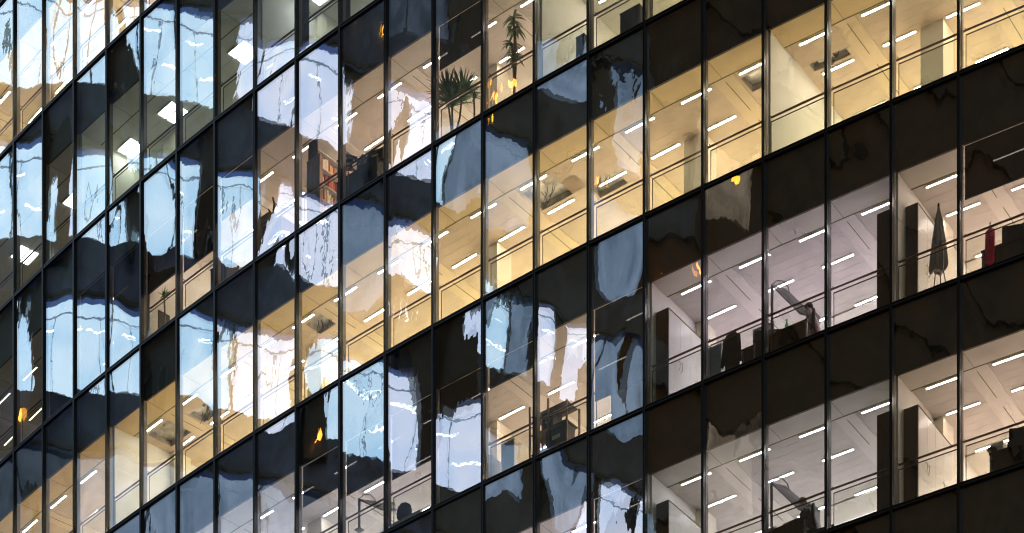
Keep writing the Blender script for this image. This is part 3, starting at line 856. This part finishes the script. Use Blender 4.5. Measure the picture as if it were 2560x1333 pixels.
# plants
def blade(b, base, d, L, wd, droop, mat, rs, n=5):
    """a strap-shaped leaf bending over"""
    base = Vector(base); d = Vector(d).normalized(); side = d.cross(Vector((0, 0, 1)))
    if side.length < .01: side = Vector((1, 0, 0))
    side.normalize(); vs = []; p_ = base.copy(); dd = d.copy()
    for i in range(n + 1):
        f = i / n; hw_ = wd * math.sin(PI * min(1, .18 + f * .82)) * .5 + .001
        vs += [p_ - side * hw_, p_ + Vector((0, 0, -.25 * hw_)), p_ + side * hw_]
        dd = (dd + Vector((0, 0, -droop / n))).normalized(); p_ = p_ + dd * (L / n)
    fs = []
    for i in range(n):
        for j in (0, 1): fs.append((i * 3 + j, i * 3 + j + 1, i * 3 + 4 + j, i * 3 + 3 + j))
    b.faces([tuple(v) for v in vs], fs, mat, True)
def potted(u, w, r, label, kind, h):
    t = thing('potted_plant', label, 'potted plant', at(u, w, r), node_rot(u))
    b = MB(); b.lathe([(.13, 0), (.17, .18), (.185, .34), (.185, .36), (.165, .36), (.16, .32)], M['pot'], 20); link('pot', b.mesh('pot'), t)
    rs = random.Random(int(u * 10))
    b = MB(); crowns = {'yucca': [(-.16, 0, h - .66), (.24, .04, h - .80), (0.02, -.05, h - .95)], 'dracaena': [(0.0, 0, h - .18), (.03, .02, h - .42), (-.05, 0, h - .72), (.02, 0, h - 1.0)], 'small': [(0, 0, h - .22)]}[kind]
    for c in crowns:
        b.path([(c[0] * .1, c[1] * .1, .3), (c[0] * .6 + .02, c[1], (.3 + c[2]) / 2), c], .022, M['bark'], 7)
    link('stem', b.mesh('stem'), t)
    ml = 0
    for ci, c in enumerate(crowns):
        nl = {'yucca': 85, 'dracaena': 16, 'small': 26}[kind]
        for i in range(nl):
            a = rs.uniform(0, 2 * PI)
            if kind == 'dracaena':
                el = rs.uniform(-.1, .9); Ln = rs.uniform(.20, .34); wd = .055; dr = rs.uniform(1.2, 2.4)
            elif kind == 'yucca':
                el = rs.uniform(.35, 1.5); Ln = rs.uniform(.38, .62); wd = .046; dr = rs.uniform(.1, .7)
            else:
                el = rs.uniform(.3, 1.5); Ln = rs.uniform(.14, .24); wd = .03; dr = rs.uniform(.1, .6)
            b = MB(); d = (math.cos(a) * math.cos(el), math.sin(a) * math.cos(el) * .8, math.sin(el))
            blade(b, (c[0], c[1], c[2] + rs.uniform(-.06, .06)), d, Ln, wd, dr, M['leaf'], rs)
            link('leaf', b.mesh('leaf'), t)
    return t
potted(8.92, .50, 3, 'bushy yucca with upright spiky leaves behind a pane', 'yucca', 2.0)
potted(7.69, .50, 3, 'tall thin dragon tree with drooping leaf clusters on a bare stem', 'dracaena', 2.35)
potted(8.52, .55, 3, 'fine-leaved plant right of the bushy yucca', 'small', 1.25)
potted(15.79, .45, 3, 'small spiky plant under the lowered blind at the left', 'small', 1.42)

# bronze sculpture on the cabinets
t = thing('sculpture', 'small branching bronze sculpture standing on the grey cabinets', 'sculpture', at(13.02, .60, 3, 1.27), node_rot(13.02))
b = MB(); b.path([(0, 0, 0), (.02, 0, .12), (-.03, .01, .26), (.01, 0, .40), (-.04, 0, .56)], .026, M['rail'], 8); b.path([(-.02, 0, .18), (-.12, .02, .24), (-.20, 0, .36)], .022, M['rail'], 8); b.path([(-.02, 0, .27), (.08, 0, .36), (.10, .02, .30)], .018, M['rail'], 8)
link('figure', b.mesh('figure'), t)
b = MB(); b.lathe([(.07, -.012), (.07, .012), (.03, .02)], M['dark'], 14); link('base', b.mesh('base'), t)

# black boxes and bag
prism_box('box_file', 'black box file with white tag, tilted, left of the bookshelf clutter', 'box', 11.20, .55, 3, 1.22, (.30, .22, .16), ('dark', 'dark'), (.2, .3, .3))
prism_box('box_file', 'open dark box leaning over the black box file', 'box', 11.22, .72, 3, 1.52, (.34, .24, .10), ('grey', 'creamwall'), (.5, .5, .4))
low_cabinet(10.95, .42, 3, 1.3, .5, .95, 'dark', 'dark', 'dark low cupboard carrying the black box files', 'sideboard', 'cupboard')
prism_box('box_file', 'large black case lying on the dark low cupboard, right end', 'box', 10.6, .62, 3, .975, (.40, .3, .22), ('dark', 'dark'), (0, 0, .3))
prism_box('box_file', 'small black case between the tilted box file and the large case', 'box', 10.88, .55, 3, 1.0, (.24, .2, .24), ('dark', 'brownwood'), (0, 0, -.2))
t = thing('bag', 'round black rucksack on a pale low sill at the bottom', 'bag', at(9.91, .45, 5, .46), node_rot(9.9))
b = MB(); b.lathe([(.12, 0), (.19, .05), (.20, .16), (.17, .28), (.09, .34), (.02, .35)], M['jacket'], 14, squash=.7); link('body', b.mesh('body'), t)
b = MB(); b.path([(-.1, 0, .3), (-.13, .02, .40), (-.05, 0, .38)], .014, M['jacket']); link('strap', b.mesh('strap'), t)
low_cabinet(9.9, .40, 5, 1.0, .4, .44, 'whitelam', 'whitelam', 'low white sill cupboard under the black rucksack')

# metal rack with dark crates (storey 5, panes 7-8)
t = thing('storage_rack', 'brown metal rack with dark crates behind the handrail', 'rack', at(7.0, .45, 5), node_rot(7.0))
for x in (-.5, .0, .5):
    for y in (0, .45):
        b = MB(); b.box(x - .018, x + .018, y - .018, y + .018, 0, 1.5 if x < .4 else 1.3, M['rail']); link('upright', b.mesh('upright'), t)
for z in (.45, .88, 1.28):
    b = MB(); b.box(-.48, .48, .02, .43, z, z + .02, M['brownwood']); link('shelf', b.mesh('shelf'), t)
prism_box('crate', 'tall dark crate on the brown metal rack', 'crate', 7.02, .62, 5, .92, (.30, .3, .33), ('dark', 'dark'))
prism_box('crate', 'wide dark crate low on the brown metal rack', 'crate', 6.86, .62, 5, .49, (.55, .3, .34), ('brownwood', 'dark'))

# curtains in the white room
for (u, lab) in ((12.05, 'grey curtain gathered at the left of the white room near the top'), (11.1, 'grey curtain gathered beside the mullion, right part of the white room')):
    t = thing('curtain', lab, 'curtain', at(u, .28, 2), node_rot(u))
    b = MB(); n = 40; vs = []; fs = []
    for j in range(2):
        for i in range(n + 1):
            x = -.17 + .34 * i / n; vs.append((x, .035 * math.sin(i * 1.25), .03 + j * 2.62))
        for i in range(n + 1):
            x = -.17 + .34 * i / n; vs.append((x, .035 * math.sin(i * 1.25) + .006, .03 + j * 2.62))
    m_ = n + 1
    for i in range(n):
        fs += [(i, i + 1, 2 * m_ + i + 1, 2 * m_ + i), (m_ + i + 1, m_ + i, 3 * m_ + i, 3 * m_ + i + 1)]
    b.faces(vs, fs, M['curtain'], True); link('cloth', b.mesh('cloth'), t)
    b = MB(); b.rod((-.35, .0, 2.67), (.35, .0, 2.67), .012, M['steel']); link('curtain_rail', b.mesh('curtain_rail'), t)

# ================================================================== THE BUILDING OPPOSITE (seen mirrored in the glass)
A = Vector((-33.3, 82.4)); B = Vector((-41.0, 49.0)); dv = (B - A).normalized()
ang = math.atan2(dv.y, dv.x)                # local x runs along the wall, local +y points away from the office building
opp = thing('opposite_building', 'dark tower with bands of blue-white lit windows, mirrored in the glass', 'building', (A.x, A.y, 0), ang)
nrm = Vector((-dv.y, dv.x))
# which side is the office building on?
side = 1 if (Vector((0, 60)) - A).dot(nrm) > 0 else -1       # side * y is towards the glass
V0_, V1_ = -14.0, 92.0
CELL = 2.35
STOREYS = [60.5 + CAMZ - 5.1 * 2 + 5.1 * i for i in range(9)]      # sill heights
LITH = 3.12
def ob(b, x0, x1, d0, d1, z0, z1, mat):     # d: distance in front of the wall plane
    y0, y1 = sorted((side * d0, side * d1)); b.box(x0, x1, y0, y1, z0, z1, mat)
b = MB(); ob(b, V0_, V1_, -14, -.5, 0, STOREYS[-1] + 9, M['oppdark']); link('core', b.mesh('core'), opp)
for i, z in enumerate(STOREYS + [STOREYS[-1] + 5.1]):
    lo = z - (5.1 - LITH)
    if i == 0: lo = 0
    b = MB(); ob(b, V0_, 25, -.5, 0, lo, z, M['oppdark']); ob(b, 25, 41, -.5, 0, lo, z, M['oppmid']); ob(b, 41, V1_, -.5, 0, lo, z, M['oppbrown'])
    ob(b, V0_, 38, 0, .06, lo + .1 if i else 4, lo + .22 if i else 4.2, M['oppframe'])
    link('wall', b.mesh('wall'), opp)
def lit_glass(name, col, s, tint2, streak=1.0):
    m = new_mat(name); n = m.node_tree; n.nodes.clear(); L = n.links.new
    o = n.nodes.new('ShaderNodeOutputMaterial'); e = n.nodes.new('ShaderNodeEmission')
    tc = n.nodes.new('ShaderNodeTexCoord'); mp = n.nodes.new('ShaderNodeMapping'); mp.inputs['Scale'].default_value = (.9, .9, .5)
    oi = n.nodes.new('ShaderNodeObjectInfo'); ad = n.nodes.new('ShaderNodeVectorMath'); ad.operation = 'ADD'
    L(tc.outputs['Object'], ad.inputs[0]); L(oi.outputs['Location'], ad.inputs[1]); L(ad.outputs[0], mp.inputs[0])
    nz = n.nodes.new('ShaderNodeTexNoise'); nz.inputs['Scale'].default_value = 1.2; nz.inputs['Detail'].default_value = 3
    L(mp.outputs[0], nz.inputs['Vector'])
    rp = n.nodes.new('ShaderNodeValToRGB'); rp.color_ramp.elements[0].position = .35; rp.color_ramp.elements[1].position = .65
    rp.color_ramp.elements[0].color = (*tint2, 1); rp.color_ramp.elements[1].color = (*col, 1)
    L(nz.outputs['Fac'], rp.inputs[0]); L(rp.outputs[0], e.inputs[0]); e.inputs[1].default_value = s
    L(e.outputs[0], o.inputs[0]); return m
LITM = {
    'blue': lit_glass('blue_lit_window', (.66, .84, 1), 2.35, (.43, .67, .91)),
    'lilac': lit_glass('lilac_lit_window', (.77, .79, .94), 2.4, (.58, .68, .92)),
    'slate': lit_glass('slate_lit_window', (.38, .50, .70), 1.2, (.18, .26, .38)),
    'dimmer': lit_glass('faint_lit_window', (.14, .18, .25), 1.0, (.05, .07, .10)),
    'warm': lit_glass('warm_lit_window', (.55, .42, .30), .8, (.22, .16, .11)),
    'offbrown': pbr('brown_unlit_window', (.028, .015, .006), .5, 0, .8, .7),
    'off': pbr('unlit_window', (.06, .08, .12), .5),
}
PALE = emit('glowing_window_bar', (.34, .50, .72), .9)  # bars glow by themselves, standing in for light coming through the windows
STRIP = emit('white_strip', (.9, .95, 1), 7)
# lit stretches per storey: (from, to, kind); index 2, 3, 4 are the three bright bands
SEG = {
    0: [(-14, 6, 'slate'), (12, 30, 'dimmer')],
    1: [(-14, -2, 'slate'), (-2, 3, 'dimmer'), (3, 9, 'slate'), (9, 15.8, 'slate'), (15.8, 20, 'dimmer'), (20, 26, 'slate'), (27, 33.5, 'slate'), (37.2, 40.5, 'slate')],
    2: [(-14, -1.8, 'blue'), (-1.8, -.3, 'off'), (-.3, .5, 'blue'), (1.3, 7.4, 'blue'), (9.3, 12.6, 'blue'), (12.6, 15.6, 'lilac'), (17.0, 18.4, 'blue'), (18.4, 21.6, 'blue'),
        (21.6, 24.0, 'lilac'), (24.6, 27.0, 'lilac'), (27.6, 29.8, 'slate'), (31.5, 34.2, 'slate'), (34.2, 35.6, 'lilac'), (36.6, 38.6, 'lilac'), (39, 40.5, 'slate')],
    3: [(-14, 1.6, 'blue'), (2.6, 3.1, 'lilac'), (3.4, 10.3, 'blue'), (11.3, 13.5, 'blue'), (14.3, 15.6, 'lilac'), (15.9, 18.4, 'lilac'), (18.7, 21.2, 'slate'),
        (21.8, 24, 'lilac'), (24.6, 27, 'lilac'), (27.6, 28.8, 'blue'), (28.8, 30.3, 'slate'), (30.8, 32.2, 'lilac'), (33.2, 34.5, 'lilac'), (34.5, 38.3, 'slate'), (44.0, 46.6, 'warm')],
    4: [(-14, 11.2, 'blue'), (12.9, 13.5, 'lilac'), (13.5, 16, 'lilac'), (16, 19.4, 'lilac'), (21.6, 24.2, 'lilac'), (24.2, 25.4, 'blue'), (25.4, 27.6, 'slate'),
        (27.9, 30, 'slate'), (35, 37.8, 'slate')],
    5: [(20, 26, 'dimmer'), (31, 33.8, 'slate'), (37.0, 38.2, 'slate'), (43.2, 46.8, 'warm')],
    6: [(10, 14, 'dimmer'), (26, 30, 'dimmer')],
}
for i, z in enumerate(STOREYS):
    segs = []; p0 = V0_
    for (a, b_, kd) in SEG.get(i, []):
        if a > p0: segs.append((p0, a, 'off'))
        segs.append((a, b_, kd)); p0 = b_
    if p0 < V1_: segs.append((p0, V1_, 'off'))
    bars = MB(); pale = MB()
    for (a, b_, kd) in segs:
        n = max(1, round((b_ - a) / (CELL if kd != 'off' else CELL * 2))); st = (b_ - a) / n
        for c in range(n):
            v = a + c * st
            b = MB(); ob(b, v, v + st, -.30, -.28, z, z + LITH, LITM['offbrown' if kd == 'off' and v > 37 else kd]); w_ = link('window_pane', b.mesh('window_pane'), opp)
            if v < 37: ob(bars, v - .045, v + .045, -.27, .04, z + .002, z + LITH - .002, M['oppframe'])
            if st > 1.6 and kd in ('blue', 'lilac'): ob(pale, v + st * .5 - .02, v + st * .5 + .02, -.265, -.24, z + .004, z + LITH * .84, PALE)
            if kd in ('blue', 'lilac') and st > 1:
                rs = random.Random(int(v * 31) + i)
                s = MB()
                for (fx, fz) in ((.30, .70), (.62, .34)):
                    if rs.random() < .25: continue
                    x = v + st * fx + rs.uniform(-.2, .2); zz = z + LITH * fz + rs.uniform(-.08, .08)
                    ob(s, x, x + .62, -.26, -.23, zz, zz + .045, STRIP)
                if s.v: link('light_strip', s.mesh('light_strip'), w_)
    for (a, b_, kd) in segs:
        if kd in ('blue', 'lilac', 'slate'): ob(pale, a + .05, b_ - .05, -.265, -.24, z + LITH * .85, z + LITH * .85 + .05, PALE)
    link('window_bars', bars.mesh('window_bars'), opp)
    if pale.v: link('glowing_bars', pale.mesh('glowing_bars'), opp)
# raked black struts in front of the windows
for (v, z0, z1, lean, wd) in ((5.8, 69.4, 74.4, -1.9, .75), (6.3, 64.6, 69.2, -1.7, .8), (8.3, 59.5, 64.6, -.6, 1.3), (10.8, 64.5, 69.6, -.5, .8),
        (23.3, 59.6, 66.6, -1.7, 1.5), (24.7, 59.6, 66.6, 1.2, 1.1), (25.6, 63.0, 70.0, 1.4, 1.6), (2.1, 64.6, 69.6, -.5, .8), (.9, 59.6, 64.6, .3, .7), (16.3, 59.5, 64.6, -1.2, 1.3), (20.6, 69.6, 75, .4, .9)):
    b = MB(); z0 += CAMZ; z1 += CAMZ
    vs = []
    for (vv, zz) in ((v - lean / 2, z0), (v + lean / 2, z1)):
        for (dx, dy) in ((-wd / 2, .1), (wd / 2, .1), (wd / 2, .5), (-wd / 2, .5)): vs.append((vv + dx, side * dy, zz))
    b.faces(vs, [(0, 1, 5, 4), (1, 2, 6, 5), (2, 3, 7, 6), (3, 0, 4, 7), (3, 2, 1, 0), (4, 5, 6, 7)], M['raked'])
    link('raked_strut', b.mesh('raked_strut'), opp)

# orange lanterns hanging in front of the opposite tower (their mirrored flames show in the glass)
GLOW = emit('lantern_glow', (1, .33, .03), 9)
LANT = [(20.37, 75.13, 'mirrored high in the dark glass left of the yucca'), (35.79, 74.38, 'mirrored in the middle of the bare yellow storey'),
        (40.93, 72.66, 'mirrored over the tall wardrobe of the mauve storey'), (41.78, 72.83, 'beside the one mirrored over the wardrobe'),
        (8.13, 59.96, 'mirrored low at the left over a ceiling hatch'), (.18, 59.65, 'mirrored at the left edge'), (16.79, 60.11, 'mirrored in the dark glass at the bottom'),
        (28.30, 74.82, 'mirrored under the dragon tree'), (28.71, 74.31, 'mirrored just below the dragon tree'), (45.2, 77.5, 'mirrored small and red above the warm window')]
for (v, z, lab) in LANT:
    p_ = A + dv * v; y_ = side * (.75 if abs(v - 16.79) < .1 else .14)
    q = Vector((p_.x, p_.y)) + Vector((-dv.y, dv.x)) * y_
    t = thing('lantern', 'orange hanging lantern, ' + lab, 'lantern', (q.x, q.y, z + CAMZ), ang, 'orange lanterns')
    b = MB(); b.lathe([(.03, -.20), (.07, -.14), (.09, 0), (.06, .12), (.03, .2)], GLOW, 12); link('flame_glass', b.mesh('flame_glass'), t)
    b = MB(); b.lathe([(.10, .205), (.08, .25), (.02, .30)], M['dark'], 12); b.rod((0, 0, .3), (0, 0, .5), .012, M['dark']); b.rod((0, 0, .5), (0, -y_, .5), .012, M['dark']); link('bracket', b.mesh('bracket'), t)
